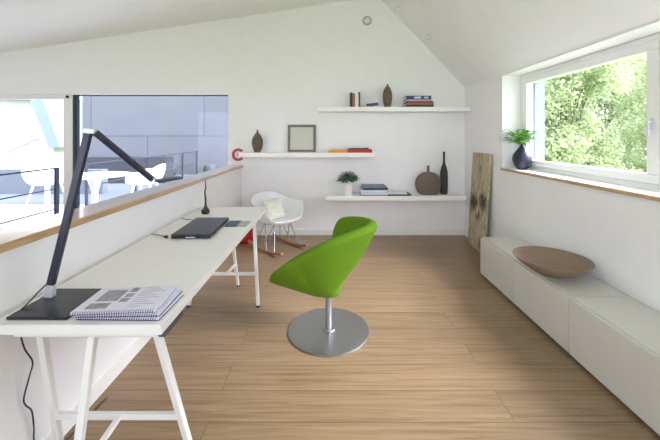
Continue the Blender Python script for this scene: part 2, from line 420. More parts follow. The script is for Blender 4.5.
# ------------------------------------------------------------------ ceiling and wall fittings
def on_slope(x, y): return (x, y, RZ - sr*(x-RX))
ang = math.atan(sr)
for (x, y, lab) in ((.932, 4.40, 'small white spotlight on the sloping ceiling, nearer the ridge'), (1.319, 4.30, 'small white spotlight on the sloping ceiling, nearer the window')):
    t_ = thing('ceiling_spotlight', lab, 'spotlight', on_slope(x, y), group='spotlights on the sloping ceiling')
    t_.rotation_euler = (0, ang, 0)
    MB().lathe([(0,0),(.055,0),(.055,-.01),(.045,-.016),(0,-.016)], 24).build('mounting_plate', M['spot'], t_, smooth=False)
    MB().lathe([(0,-.016),(.028,-.016),(.032,-.03),(.03,-.05),(.02,-.052),(0,-.046)], 20, c=(0,0,0)).build('lamp_head', M['spot'], t_, smooth=True)
t_ = thing('smoke_detector', 'small round detector with a grey rim high on the gable wall', 'detector', (.527, D, 3.05)); t_.rotation_euler = (PI/2, 0, 0)
MB().lathe([(0,0),(.064,0),(.066,.012),(.055,.022),(.047,.024),(.047,0)], 32).build('rim', M['detring'], t_, smooth=False)
MB().lathe([(.046,0),(.046,.018),(.03,.026),(0,.028)], 32).build('cover', M['spot'], t_, smooth=True)

# red C emblem on the wall
t_ = thing('wall_emblem', 'red letter C sign with a small mark inside, left of the middle shelf', 'sign', (-1.305, D-.002, 1.145))
pts_o, pts_i = [], []
for k in range(33):
    a = math.radians(38 + (360-76)*k/32)
    pts_o.append((.090*math.cos(a), .090*math.sin(a))); pts_i.append((.054*math.cos(a), .054*math.sin(a)))
c_ = MB()
for k in range(32): c_.prism([pts_o[k], pts_o[k+1], pts_i[k+1], pts_i[k]], 'y', -.012, 0)
bmesh.ops.remove_doubles(c_.bm, verts=c_.bm.verts, dist=1e-5)
c_.build('letter_ring', M['redgloss'], t_)
e_ = MB(); eo = []
for k in range(21):
    a = math.radians(0 + 300*k/20); eo.append(((.013*math.cos(a)-.002), .024*math.sin(a)))
for k in range(20):
    p, q = eo[k], eo[k+1]; e_.prism([p, q, (q[0]*.55,q[1]*.68), (p[0]*.55,p[1]*.68)], 'y', -.008, 0)
e_.box(-.012, .010, -.008, 0, -.003, .003)
e_.build('inner_letter', M['wire'], t_)

# ------------------------------------------------------------------ wall shelves
def shelf(x0, x1, z, lab):
    o = MB().box(x0, x1, D-.25, D-.001, z-.06, z).build('wall_shelf', M['shelf'], bevel=.003)
    return tag(o, lab, 'shelf', 'floating shelves on the back wall')
ZT, ZM, ZL = 1.803, 1.184, .601
shelf(-.17, 1.90, ZT, 'white floating shelf, topmost of three, holding a dark vase between books')
shelf(-1.235, .61, ZM, 'white floating shelf, middle of three, holding the picture frame')
shelf(-.06, 1.84, ZL, 'white floating shelf, lowest of three, holding the potted plant')

def standing_book(x0, x1, z, hgt, cover, lab, dep=.15, tilt=0, group=None, y0=4.43):
    w_, y1 = x1-x0, y0+dep
    t_ = thing('book', lab, 'book', ((x0+x1)/2, (y0+y1)/2, z), 0, group); t_.rotation_euler = (0, tilt, 0)
    c = MB(); hw = w_/2; hd = dep/2
    c.box(-hw, -hw+.003, -hd, hd, 0, hgt); c.box(hw-.003, hw, -hd, hd, 0, hgt); c.box(-hw+.003, hw-.003, -hd, -hd+.004, 0, hgt)
    c.build('cover', cover, t_)
    MB().box(-hw+.003, hw-.003, -hd+.004, hd-.004, .004, hgt-.004).build('pages', M['pages'], t_)
    return t_
def lying_book(cx, cy, z, w_, dep, th, cover, lab, rz=0, group=None, cat='book', name='book'):
    t_ = thing(name, lab, cat, (cx, cy, z), rz, group)
    hw, hd = w_/2, dep/2; c = MB(); k = min(.003, th*.2)
    c.box(-hw, hw, -hd, hd, 0, k); c.box(-hw, hw, -hd, hd, th-k, th); c.box(-hw, hw, -hd, -hd+.004, k, th-k)
    c.build('cover', cover, t_)
    MB().box(-hw+.004, hw-.004, -hd+.004, hd-.004, k, th-k).build('pages', M['pages'], t_)
    return t_
def bm_(name, c, v=.08): return mat(name, c, .55, var=v, scale=20)
B = {k: bm_('book_'+k, c) for k, c in dict(dark=(58,50,46), brown=(158,104,82), white=(222,222,214), teal=(62,82,86), pink=(196,164,164), purple=(70,66,120),
     maroon=(112,66,60), brick=(150,96,84), slate=(80,92,112), navy=(40,62,104), blue=(58,92,146), sky=(196,208,224), redb=(186,52,58), grey=(112,124,134), orange=(222,150,40), amber=(232,176,64), red=(184,34,44), pale=(226,224,220)).items()}
g1 = 'books standing on the top shelf'
standing_book(.277, .305, ZT, .20, B['dark'], 'dark brown upright book, leftmost on the top shelf', group=g1)
standing_book(.307, .340, ZT, .19, B['brown'], 'reddish brown upright book beside the white one', group=g1)
standing_book(.342, .388, ZT, .175, B['white'], 'white upright book on the top shelf', group=g1)
standing_book(.390, .412, ZT, .205, B['teal'], 'thin dark teal upright book at the right end of the row', group=g1)
lying_book(.50, 4.50, ZT, .16, .16, .018, B['pink'], 'pale pink thin book lying by the upright books', .1)
t_ = lying_book(.585, 4.50, ZT+.019, .165, .15, .024, B['purple'], 'purple book lying aslant on the pink one', -.12); t_.rotation_euler = (0, -.10, -.12); t_.location.z = ZT+.03

# bottles and vases
def vase(name, prof, m, lab, loc, sx=1, sy=1, cat='vase', rz=0, n=40):
    t_ = thing(name, lab, cat, loc, rz)
    MB().lathe(prof, n, sx, sy).build('body', m, t_, smooth=True)
    return t_
def profile(pts, n=26): return [(max(p[0], 0), p[2]) for p in spline([(r,0,z) for r, z in pts], n)]
def single_vase(name, prof, m, lab, loc, sx=1, sy=1, rz=0):
    o = MB().lathe(prof, 40, sx, sy).build(name, m, smooth=True)
    place(o, loc, rz); return tag(o, lab, 'vase')
def closed(prof, top_r): return [(0,0)] + prof + [(top_r*.6, prof[-1][1]-.004), (top_r*.55, prof[-1][1]-.05), (0, prof[-1][1]-.05)]
p1 = closed(profile([(.036,0),(.052,.05),(.064,.13),(.062,.2),(.040,.27),(.014,.30),(.012,.326)]), .012)
single_vase('bottle_vase', p1, M['bronze'], 'mottled brown pod shaped vase on the top shelf', (.796, 4.50, ZT), 1, .8)
p2 = closed(profile([(.042,0),(.062,.05),(.078,.12),(.07,.19),(.036,.25),(.012,.28),(.011,.312)]), .011)
single_vase('bottle_vase', p2, M['bronze'], 'mottled brown pod shaped vase beside the picture frame', (-1.006, 4.50, ZM), 1, .7)
p3 = closed(profile([(.10,0),(.15,.04),(.178,.12),(.178,.17),(.15,.25),(.08,.302),(.024,.312),(.019,.34),(.019,.40)], 40), .019)
single_vase('round_vase', p3, M['taupe'], 'round flattened taupe vase with a short neck on the lowest shelf', (1.357, 4.49, ZL), 1, .34)
p4 = closed(profile([(.046,0),(.050,.05),(.052,.20),(.050,.30),(.036,.37),(.017,.43),(.014,.50),(.015,.59)], 36), .015)
single_vase('tall_bottle', p4, M['darkclay'], 'tall charcoal bottle with a long thin neck beside the round vase', (1.592, 4.54, ZL))

# stack at the right of the top shelf
g2 = 'stacked books on the top shelf'; z = ZT; sx = 1.215
for (w_, th, m, dx, lab, rz) in ((.38,.03,'dark',-.0,'dark brown book, bottom of the stack on the top shelf',0), (.36,.026,'brick',.01,'brick red book, second from bottom of the top shelf stack',.03),
        (.37,.024,'maroon',.0,'maroon book, third from bottom of the top shelf stack',-.02), (.34,.022,'pink',-.0,'pale pink book under the navy book on the top shelf',.02), (.335,.05,'navy',-.01,'navy book with white blocks on its spine, topmost of the top shelf stack',-.03)):
    t_ = lying_book(sx+dx, 4.50, z, w_, .20, th, B[m], lab, rz, g2); z += th
    if m == 'navy':
        q = MB(); q.box(-.06,.03,-.1012,-.1,.012,.04); q.box(.07,.13,-.1012,-.1,.014,.036); q.build('spine_print', B['sky'], t_)

# middle shelf: frame and books
t_ = thing('picture_frame', 'grey picture frame with a blank cream print leaning on the wall', 'picture frame', (-.397, 4.555, ZM)); t_.rotation_euler = (-.10, 0, 0)
f = MB(); W2, H, b_ = .198, .388, .035
f.box(-W2, W2, 0, .022, 0, b_); f.box(-W2, W2, 0, .022, H-b_, H); f.box(-W2, -W2+b_, 0, .022, b_, H-b_); f.box(W2-b_, W2, 0, .022, b_, H-b_)
f.build('frame', M['picframe'], t_, bevel=.002)
MB().box(-W2+b_, W2-b_, .010, .018, b_, H-b_).build('picture', M['picture'], t_)
g3 = 'books lying on the middle shelf'
lying_book(.10, 4.49, ZM, .25, .18, .026, B['orange'], 'orange book lying left of the red books on the middle shelf', .04, g3)
lying_book(.115, 4.50, ZM+.026, .19, .15, .016, B['amber'], 'amber thin book on top of the orange book', -.05, g3)
lying_book(.405, 4.49, ZM, .33, .20, .044, B['red'], 'red book lying at the right end of the middle shelf', 0, g3)
lying_book(.385, 4.49, ZM+.044, .27, .19, .02, B['dark'], 'dark thin book between the red and the white book', .03, g3)
lying_book(.36, 4.49, ZM+.064, .25, .18, .022, B['pale'], 'white book on top of the red book pile', -.03, g3)

# lower shelf: plant, books, papers
t_ = thing('potted_plant', 'grey green bushy plant in a white pot on the lowest shelf', 'plant', (.249, 4.48, ZL))
MB().lathe([(0,0),(.048,0),(.052,.01),(.060,.20),(.054,.20),(.052,.18),(0,.18)], 32).build('pot', M['pot'], t_, smooth=False)
MB().lathe([(.0525,.178),(.03,.186),(0,.188)], 20).build('soil', M['soil'], t_, smooth=True)
fo = MB()
for k in range(170):
    a = random.uniform(0, 2*PI); el = random.uniform(.05, 1.45); L_ = random.uniform(.09, .15)
    d = Vector((math.cos(a)*math.cos(el), math.sin(a)*math.cos(el), math.sin(el)*.85))
    base = Vector((d.x*.03, d.y*.03, .19)); tip = base + d*L_
    fo.tube([base, base+d*L_*.55, tip-d*.03], .0018, 4, False)
    s_ = d.cross(Vector((0,0,1))).normalized(); u_ = s_.cross(d)
    for j in range(5):
        q = base + d*L_*(.45+.13*j); aa = j*2.4 + k; o_ = (s_*math.cos(aa) + u_*math.sin(aa))
        dd = (o_*.8 + d*.5).normalized(); ss = dd.cross(d).normalized()
        fo.quad(q, q+dd*.014+ss*.008, q+dd*.032, q+dd*.014-ss*.008)
fo.build('foliage', M['succ'], t_)
g4 = 'books stacked on the lowest shelf'; z = ZL
for (w_, th, m, dx, lab, rz) in ((.34,.014,'redb',-.01,'thin red book, bottom of the lowest shelf stack',0), (.36,.046,'sky',.0,'pale blue book, second from bottom of the lowest shelf stack',.02),
        (.35,.018,'white',-.005,'thin white book, middle of the lowest shelf stack',-.03), (.34,.028,'navy',.01,'navy book under the grey one on the lowest shelf',.03), (.32,.026,'grey',-.0,'blue grey book, topmost of the lowest shelf stack',-.02)):
    lying_book(.60+dx, 4.49, z, w_, .21, th, B[m], lab, rz, g4); z += th
lying_book(.935, 4.49, ZL, .32, .22, .022, B['slate'], 'slate blue magazine lying flat on the lowest shelf', .03, cat='magazine', name='magazine')
lying_book(.915, 4.49, ZL+.022, .26, .2, .018, B['pale'], 'white magazine on top of the slate blue one', -.05, cat='magazine', name='magazine')

# ------------------------------------------------------------------ leaning board
o = MB().box(0, .028, 0, .46, 0, 1.2)
o = o.build('wooden_board', M['board'], bevel=.006)
place(o, (1.81, 3.83, .002), 0, 0, math.atan(.075/1.2))
tag(o, 'weathered wooden board with dark knots leaning on the right wall', 'board')

# ------------------------------------------------------------------ low cabinets
for i, (y0, y1, lab) in enumerate(((2.69, 3.29, 'off-white low cabinet farthest from the viewer, beside the wooden board'), (2.07, 2.69, 'off-white low cabinet under the brown dish, middle of the row'), (1.47, 2.07, 'off-white low cabinet nearest the viewer, in front of the dish'))):
    t_ = thing('low_cabinet', lab, 'cabinet', (1.72, (y0+y1)/2, 0), 0, 'low cabinets along the right wall')
    hy = (y1-y0)/2-.0025
    MB().box(-.18, .19, -hy, hy, .022, .389).build('body', M['cab'], t_, bevel=.002)
    MB().box(-.2, -.182, -hy+.001, hy-.001, .026, .380).build('door', M['cab'], t_, bevel=.003)
    MB().box(-.17, .18, -hy+.01, hy-.01, 0, .022).build('plinth', M['plinth'], t_)
# dish
prof = [(0,.004),(.07,.004),(.075,0),(.088,0),(.095,.012),(.16,.036),(.22,.078),(.250,.112),(.253,.117),(.247,.118),(.22,.090),(.16,.050),(.09,.03),(0,.022)]
o = MB().lathe(prof, 64).build('shallow_dish', M['dish'], smooth=True); place(o, (1.648, 2.42, .389)); tag(o, 'wide shallow brown dish on the low cabinets', 'dish')

# ------------------------------------------------------------------ fern in vase on the sill
t_ = thing('fern_vase', 'dark blue teardrop vase holding green fern on the window sill', 'plant', (2.035, 3.44, SZ+.03))
pv = profile([(.045,0),(.075,.04),(.094,.10),(.084,.16),(.05,.21),(.022,.245),(.017,.27)], 30)
MB().lathe([(0,0)]+pv+[(.012,.268),(.012,.22),(0,.22)], 40).build('vase', M['bluevase'], t_, smooth=True)
fr = MB(); stm = MB()
for k in range(26):
    a = k*2*PI/26*1.0 + random.uniform(-.2,.2); L_ = random.uniform(.17, .29); rise = random.uniform(.05, .17)
    if math.cos(a) > .2: L_ = min(L_, .075/math.cos(a))
    if math.sin(a) > .2: L_ = min(L_, .15/math.sin(a))
    pts = []
    for j in range(12):
        u = j/11; r = L_*u; zz = .255 + rise*math.sin(u*PI*.62)*1.1 - .03*u*u
        pts.append(Vector((math.cos(a)*r, math.sin(a)*r, zz)))
    stm.tube([Vector((0,0,.225))]+pts, .0014, 5, False)
    for j in range(1, 12):
        for sub in (0, .5):
            if j == 11 and sub: continue
            p = pts[j] if not sub else (pts[j]+pts[min(j+1,11)])/2
            tdir = (pts[j]-pts[j-1]).normalized(); sd = tdir.cross(Vector((0,0,1))).normalized()
            ll = .048*math.sin(PI*min(1,(j+sub)/12.2)**.8)+.010
            for sg in (-1, 1):
                dd = (sd*sg + tdir*.45 + Vector((0,0,random.uniform(-.35,.25)))).normalized(); ww = tdir*.0065
                fr.quad(p, p+dd*ll*.5+ww, p+dd*ll, p+dd*ll*.5-ww)
fr.build('fronds', M['fern'], t_); stm.build('stems', M['stem'], t_)

# ------------------------------------------------------------------ desk
DX0, DX1, DY0, DY1, DZ = -1.215, -.598, 1.152, 3.07, .74
t_ = thing('desk', 'long white desk resting on two trestles along the low wall', 'desk', (0,0,0))
MB().box(DX0, DX1, DY0, DY1, DZ-.036, DZ).build('top', M['desk'], t_, bevel=.002)
q = MB(); q.box(-.626, -.600, 1.185, 1.33, DZ-.064, DZ-.0365); q.build('steel_bracket', M['tray'], t_, bevel=.002)

def trestle(lab, ytop, yfoot, rtop, rfoot):
    t_ = thing('trestle', lab, 'trestle', (0,0,0), 0, 'trestles under the desk top')
    zt = DZ-.0362
    MB().box(-1.15, -.63, min(ytop,rtop)-.014, max(ytop,rtop)+.014, zt-.026, zt).build('top_bar', M['white_metal'], t_, bevel=.003)
    for xa, xb in ((-.655, -.594), (-1.09, -1.165)):
        lg = MB().bar((xa, ytop, zt-.02), (xb, yfoot, .008), .026, .026, (0,1,0)).build('leg', M['white_metal'], t_, bevel=.004)
        MB().lathe([(0,0),(.016,0),(.016,.014),(0,.014)], 14, c=(xb, yfoot, 0)).build('foot_pad', M['rubber'], lg)
    lg = MB().bar((-.87, rtop, zt-.02), (-.865, rfoot, .008), .026, .026, (0,1,0)).build('leg', M['white_metal'], t_, bevel=.004)
    MB().lathe([(0,0),(.016,0),(.016,.014),(0,.014)], 14, c=(-.865, rfoot, 0)).build('foot_pad', M['rubber'], lg)
    zb = .255; u = 1-zb/zt; yb = ytop+(yfoot-ytop)*u; yr = rtop+(rfoot-rtop)*u
    q = MB(); q.bar((-1.155, yb, zb), (-.612, yb, zb), .02, .024); q.build('cross_bar', M['white_metal'], t_, bevel=.003)
    q = MB(); q.bar((-.867, yb, zb), (-.867, yr, zb-.02), .02, .02); q.build('strut', M['white_metal'], t_, bevel=.003)
    return t_
trestle('white metal trestle under the near end of the desk', 1.225, 1.41, 1.195, 1.05)
trestle('white metal trestle under the far end of the desk', 2.80, 2.685, 2.83, 3.055)

# ------------------------------------------------------------------ desk lamp
t_ = thing('desk_lamp', 'black angular desk lamp with flat square base at the near end', 'lamp', (0,0,DZ))
MB().box(-1.178, -.955, 1.18, 1.405, 0, .012).build('base_plate', M['black'], t_, bevel=.003)
MB().box(-1.161, -1.129, 1.318, 1.342, .012, .062).build('base_joint', M['silver'], t_, bevel=.003)
E0 = Vector((-1.142, 1.33, .062)); E1 = Vector((-.992, 1.335, .684)); E2 = Vector((-.815, 1.50, .466))
MB().bar(E0, E1, .028, .02, (0,1,0)).build('lower_arm', M['blackmetal'], t_, bevel=.003)
MB().bar(E1+Vector((.024,.004,.002)), E2, .02, .026, (0,1,0)).build('upper_arm', M['blackmetal'], t_, bevel=.003)
MB().obox(E1+Vector((.010,.002,.006)), (.019,.006,-.002), (0,.016,0), (.0012,0,.010)).build('elbow_joint', M['silver'], t_, bevel=.003)
hj = MB().lathe([(0,-.014),(.012,-.014),(.012,.014),(0,.014)], 16, c=(0,0,0)).build('head_joint', M['silver'], t_)
place(hj, E2, rx=PI/2)
hd = Vector((.062, .09, .004)); MB().obox(E2+hd*.55+Vector((.008,0,-.004)), hd*.55, (-.026,.022,0), (0,0,.005)).build('lamp_head', M['blackmetal'], t_, bevel=.002)
MB().tube(spline([(-1.150,1.322,.07),(-1.158,1.29,.05),(-1.166,1.25,.022),(-1.171,1.235,.0135)], 12), .0026, 8).build('lamp_cable', M['rubber'], t_)
# cable below the desk
pts = spline([(-1.232,1.288,.705),(-1.232,1.292,.63),(-1.232,1.312,.55),(-1.232,1.346,.475),(-1.232,1.332,.425),(-1.232,1.308,.356),(-1.232,1.316,.32),(-1.232,1.342,.275),(-1.232,1.352,.20),(-1.232,1.355,.13),(-1.22,1.38,.03),(-1.215,1.5,.008),(-1.2,1.75,.006)], 80)
o = MB().tube(pts, .003, 8).build('power_cable', M['blackmetal'], smooth=True); tag(o, 'dark cable hanging down the low wall under the near desk end', 'cable')

# notebooks
def notebook(cx, cy, z, w_, dep, th, cover, lab, rz, printed=False):
    t_ = thing('spiral_notebook', lab, 'notebook', (cx,cy,z), rz, 'spiral notebooks beside the lamp')
    hw, hd = w_/2, dep/2
    MB().box(-hw, hw, -hd, hd, 0, .0025).build('back_cover', cover, t_)
    MB().box(-hw+.002, hw-.002, -hd+.001, hd-.002, .0025, th).build('pages', M['paper'], t_)
    wv = MB()
    n = 34
    for k in range(n):
        x = -hw+.012 + (w_-.024)*k/(n-1)
        wv.tube([(x, -hd+.006, th-.0004), (x, -hd-.003, th-.0014), (x, -hd-.0048, th/2), (x, -hd-.003, .0014), (x, -hd+.005, .0013)], .0012, 5, False)
    wv.build('binding_wire', M['wire'], t_)
    if printed:
        p = MB(); z_ = th+.0006
        for (a, b_, c, d) in ((-.11,-.03,-.02,.07),(-.115,-.04,-.075,-.035),(-.02,.012,-.03,.0),(-.018,.012,.008,.038),(-.02,.01,.05,.085)): p.box(a, b_, c, d, z_-.0008, z_)
        for k in range(10): p.box(.03, .03+.05+.04*((k*7)%3)/2, .085-.017*k, .0875-.017*k, z_-.0008, z_)
        p.build('printed_area', M['print'], t_)
    return t_
z = DZ+.0005
notebook(-.770, 1.275, z, .305, .19, .012, M['indigo'], 'spiral notebook with indigo cover, bottom of the desk stack', -.02); z += .0128
notebook(-.772, 1.274, z, .30, .19, .011, M['indigo'], 'lilac edged spiral notebook, middle of the desk stack', .03); z += .0118
notebook(-.792, 1.272, z, .30, .19, .011, M['lilac'], 'open white spiral notebook with grey printed blocks, top of the stack', .075, True)

# laptop
t_ = thing('laptop', 'closed black laptop lying on the far half of the desk', 'laptop', (-.915, 2.335, DZ), .03)
MB().box(-.126,.126,-.222,.222,.003,.018).build('base', M['black'], t_, bevel=.004)
MB().box(-.126,.126,-.222,.222,.019,.03).build('lid', M['blackmetal'], t_, bevel=.004)
MB().box(-.03,.03,-.2245,-.221,.008,.014).build('front_latch', M['silver'], t_)
MB().box(.1255,.128,-.16,-.1,.006,.014).build('side_port', M['rubber'], t_)
# booklets right of laptop
lying_book(-.735, 2.47, DZ, .09, .15, .008, B['slate'], 'dark grey booklet beside the laptop, under the pale card', .02, cat='booklet', name='booklet')
o = MB().box(-.05,.05,-.07,.07,0,.006).build('notepad', mat('sage_card',(176,186,170),.7,var=.15,scale=24), bevel=.001); place(o, (-.668, 2.47, DZ+.0003), .0); tag(o, 'pale sage green notepad near the right edge of the desk', 'notepad')
# bud vase / cable plug
o = MB().lathe([(0,0)]+profile([(.026,0),(.034,.014),(.032,.034),(.018,.052),(.010,.075),(.008,.12)], 24)+[(0,.12)], 28)
t_ = thing('microphone_stand', 'thin dark stand with a round foot at the back of the desk', 'stand', (-1.072, 2.80, DZ))
o.build('round_foot', M['darkclay'], t_, smooth=True)
MB().tube(spline([(0,0,.10),(-.003,.0,.16),(-.006,0,.19),(.002,0,.225),(-.001,0,.255),(-.002,0,.29)], 24), [.008-.0002*i for i in range(24)], 10).build('stem', M['darkclay'], t_, smooth=True)
t_ = thing('cable_plug', 'small black plug on a grey cable at the back edge of the desk', 'plug', (-1.067, 2.13, DZ))
MB().tube([(0,0,.009),(-.012,.004,.009),(-.03,.012,.009)], [.009,.009,.004], 12).build('plug_body', M['rubber'], t_, smooth=False)
MB().tube(spline([(-.03,.012,.009),(-.07,.03,.012),(-.11,.055,.01),(-.142,.07,.006)], 12), .003, 8).build('cable', M['tray'], t_)
o = MB().tube(spline([(-1.20,2.62,.743),(-1.14,2.60,.743),(-1.09,2.58,.743),(-1.05,2.585,.743)], 14), .003, 8).build('charging_cable', M['tray'], smooth=True); tag(o, 'grey charging cable running from behind the laptop to the wall', 'cable')

# ------------------------------------------------------------------ green swivel chair
CX, CY = -.01, 2.36
t_ = thing('swivel_chair', 'lime green upholstered swivel chair on a round steel base', 'chair', (CX, CY, 0))
MB().lathe([(0,0),(.290,0),(.292,.003),(.292,.009),(.287,.012),(.05,.013),(.045,.018),(0,.018)], 72).build('base_disc', M['steel'], t_, smooth=False)
MB().lathe([(.0235,.013),(.0235,.30)], 28).build('column', M['chrome'], t_, smooth=True)
rim = [(-.415,2.26,.435),(-.304,2.12,.560),(-.205,2.085,.635),(-.11,2.06,.693),(-.02,2.06,.738),(.077,2.09,.766),(.19,2.15,.788),(.275,2.24,.795),(.318,2.36,.795),(.275,2.50,.785),(.185,2.62,.764),(.105,2.68,.735),(.065,2.695,.672),(.037,2.672,.575),(-.05,2.63,.468),(-.25,2.56,.42),(-.385,2.43,.40)]
NR = 96
R_ = spline(rim, NR, True)
sh = MB(); rows = []
c0 = Vector((CX, CY, .36))
prs = [0,.06,.14,.25,.38,.52,.66,.80,.92,1]
ringz = []
for i, p in enumerate(R_):
    a = math.atan2(p.y-c0.y, p.x-c0.x)
    bk = .5+.5*math.cos(a); rb = Vector((c0.x+(.105-.04*bk)*math.cos(a), c0.y+(.105-.04*bk)*math.sin(a), .305+.085*bk*bk)); ex = 1.10+.10*bk
    col_ = []
    for u in prs:
        hh = u**ex; vv = 1-(1-u)**ex
        q = Vector((p.x+(rb.x-p.x)*hh, p.y+(rb.y-p.y)*hh, p.z+(rb.z-p.z)*vv))
        col_.append(sh.bm.verts.new(q-Vector((CX,CY,0))))
    rows.append(col_)
for i in range(NR):
    A, B_ = rows[i], rows[(i+1)%NR]
    for k in range(len(prs)-1): sh.bm.faces.new([A[k], B_[k], B_[k+1], A[k+1]])
cv = sh.bm.verts.new((0,0,.335))
for i in range(NR): sh.bm.faces.new([rows[i][-1], rows[(i+1)%NR][-1], cv])
shell = sh.build('shell', M['green'], t_, smooth=True, solid=.068, subsurf=1, soff=0)
# seat cushion inside, pod below
MB().lathe([(0,.36),(.10,.362),(.125,.385),(.122,.41),(.08,.427),(0,.432)], 40, 1.0, 1).build('seat_cushion', M['green'], t_, smooth=True)
MB().lathe([(0,.258),(.05,.26),(.074,.27),(.092,.295),(.102,.34),(.10,.395),(0,.405)], 40, 1, 1).build('seat_pod', M['green'], t_, smooth=True)

# ------------------------------------------------------------------ white armchair shells
shell_rim = [(.255,0,.390),(.245,.15,.396),(.215,.24,.425),(.150,.305,.555),(.04,.32,.568),(-.12,.295,.575),(-.23,.23,.63),(-.28,.12,.672),(-.29,0,.68)]
shell_rim = shell_rim + [(x,-y,z) for x,y,z in shell_rim[-2:0:-1]]
def shell_mb():
    s = MB(); rows = []; Rr = spline(shell_rim, 64, True)
    pr = [0,.08,.18,.3,.42,.55,.68,.8,.9,1]
    for p in Rr:
        a = math.atan2(p.y*1.0, p.x+.0)
        rb = Vector((.13*math.cos(a)+.02, .15*math.sin(a), .335))
        back = max(0, -math.cos(a))
        col_ = []
        for u in pr:
            hh = u**1.9; vv = 1-(1-u)**1.9
            col_.append(s.bm.verts.new((p.x+(rb.x-p.x)*hh, p.y+(rb.y-p.y)*hh, p.z+(rb.z-p.z)*vv)))
        rows.append(col_)
    for i in range(64):
        A, B_ = rows[i], rows[(i+1)%64]
        for k in range(len(pr)-1): s.bm.faces.new([A[k], B_[k], B_[k+1], A[k+1]])
    cv = s.bm.verts.new((.02,0,.33))
    for i in range(64): s.bm.faces.new([rows[i][-1], rows[(i+1)%64][-1], cv])
    return s
RC = Vector((-.665, 4.10, 0)); rz = math.atan2(-.67, .74)
t_ = thing('rocking_chair', 'white plastic armchair shell on wooden rockers in the back left corner', 'chair', RC, rz)
shell_mb().build('shell', M['shell'], t_, smooth=True, solid=.008, subsurf=1)
for sg in (-1, 1):
    y = .2*sg; pts = [(.33,y,.058),(.24,y,.034),(.12,y,.019),(0,y,.0145),(-.12,y,.019),(-.24,y,.036),(-.33,y,.062)]
    r = MB(); P = spline(pts, 24)
    for a, b_ in zip(P, P[1:]): r.bar(a, b_+(b_-a)*.15, .026, .026)
    r.build('rocker', M['rocker'], t_)
    for x0, x1 in ((.15,.20),(-.15,-.2)):
        MB().tube([(x0*.6, .12*sg, .328), (x1, y, .03)], .0055, 8).build('wire_leg', M['chrome'], t_)
        MB().tube([(x0*.6, .12*sg, .328), (-x1*.2, y, .022)], .0045, 8).build('wire_brace', M['chrome'], t_)
w_ = MB()
for x in (.09, -.09): w_.tube([(x, -.12, .326), (x, .12, .326)], .005, 8)
for y in (.12, -.12): w_.tube([(-.09, y, .326), (.09, y, .326)], .005, 8)
w_.build('mounting_wires', M['chrome'], t_)
# cushion
def pillow_mb(a, th):
    s = MB(); n = 17; V = {}
    for sg in (1, -1):
        for i in range(n):
            for j in range(n):
                u, v = 2*i/(n-1)-1, 2*j/(n-1)-1
                e = (1-u**4)*(1-v**4); zz = sg*th*max(e,0)**.5
                k = 1-.07*(1-(abs(u)*abs(v)))*max(abs(u),abs(v))
                if sg == -1 and (i in (0,n-1) or j in (0,n-1)): V[(sg,i,j)] = V[(1,i,j)]
                else: V[(sg,i,j)] = s.bm.verts.new((u*a*k, v*a*k, zz))
        for i in range(n-1):
            for j in range(n-1): s.bm.faces.new([V[(sg,i,j)], V[(sg,i+1,j)], V[(sg,i+1,j+1)], V[(sg,i,j+1)]])
    return s
o = pillow_mb(.138, .045).build('cushion', M['pillow'], smooth=True)
fw = Vector((math.cos(rz), math.sin(rz), 0))
mrot = Matrix.Rotation(rz, 4, 'Z') @ Matrix.Rotation(math.radians(62), 4, 'Y')
o.matrix_world = Matrix.Translation(RC + Vector((0,0,.475)) - fw*.07) @ mrot
tag(o, 'small cream cushion leaning in the white rocking chair', 'cushion')

# red bag on the floor
t_ = thing('red_bag', 'round red bag on the floor under the far end of the desk', 'bag', (-1.115, 4.32, 0))
MB().lathe([(0,.0)]+profile([(.07,.0),(.105,.03),(.118,.09),(.105,.15),(.07,.19),(.05,.21),(.056,.235)], 26)+[(.045,.232),(.035,.2),(0,.19)], 32).build('bag_body', M['red'], t_, smooth=True)
MB().tube(spline([(-.05,0,.225),(-.045,0,.27),(0,0,.29),(.045,0,.27),(.05,0,.225)], 16), .006, 8).build('bag_handle', M['red'], t_, smooth=True)

# ------------------------------------------------------------------ stairwell railing
t_ = thing('stair_railing', 'dark steel railing beyond the low wall, in front of the terrace window', 'railing', (-3.70, 0, 0))
for y in (4.40, 2.9, 1.4): MB().box(-.012,.012,y-.03,y+.03,0,.965).build('post', M['rail'], t_)
MB().box(-.02,.02,.6,4.43,.965,.985).build('top_rail', M['rail'], t_, bevel=.002)
for zz in (.70, .425, .15): MB().tube([(0,.6,zz),(0,4.40,zz)], .008, 8).build('rail', M['rail'], t_)

# ------------------------------------------------------------------ terrace
struct(MB().box(-16, 2.39, D+.25, 6.75, -.3, -.02).build('terrace_floor', M['terrace']))
struct(MB().box(-16, 2.39, 6.75, 12.2, -.3, -.02).build('terrace_deck', M['greystone']))
o = MB().box(-9.15, 2.39, 12.0, 12.3, -.02, 5.2).build('wall_terrace', M['panels']); struct(o)
# shift so panel joints land
o = MB().box(-16, -5.6, 8.0, 8.2, -.02, .58).build('wall_terrace_low', M['greystone']); struct(o)
o = MB().box(-7.4, -4.95, 9.8, 10.3, -.02, .78).build('planter_box', M['bollard'], bevel=.01); tag(o, 'long dark grey planter box on the terrace behind the round table', 'planter')
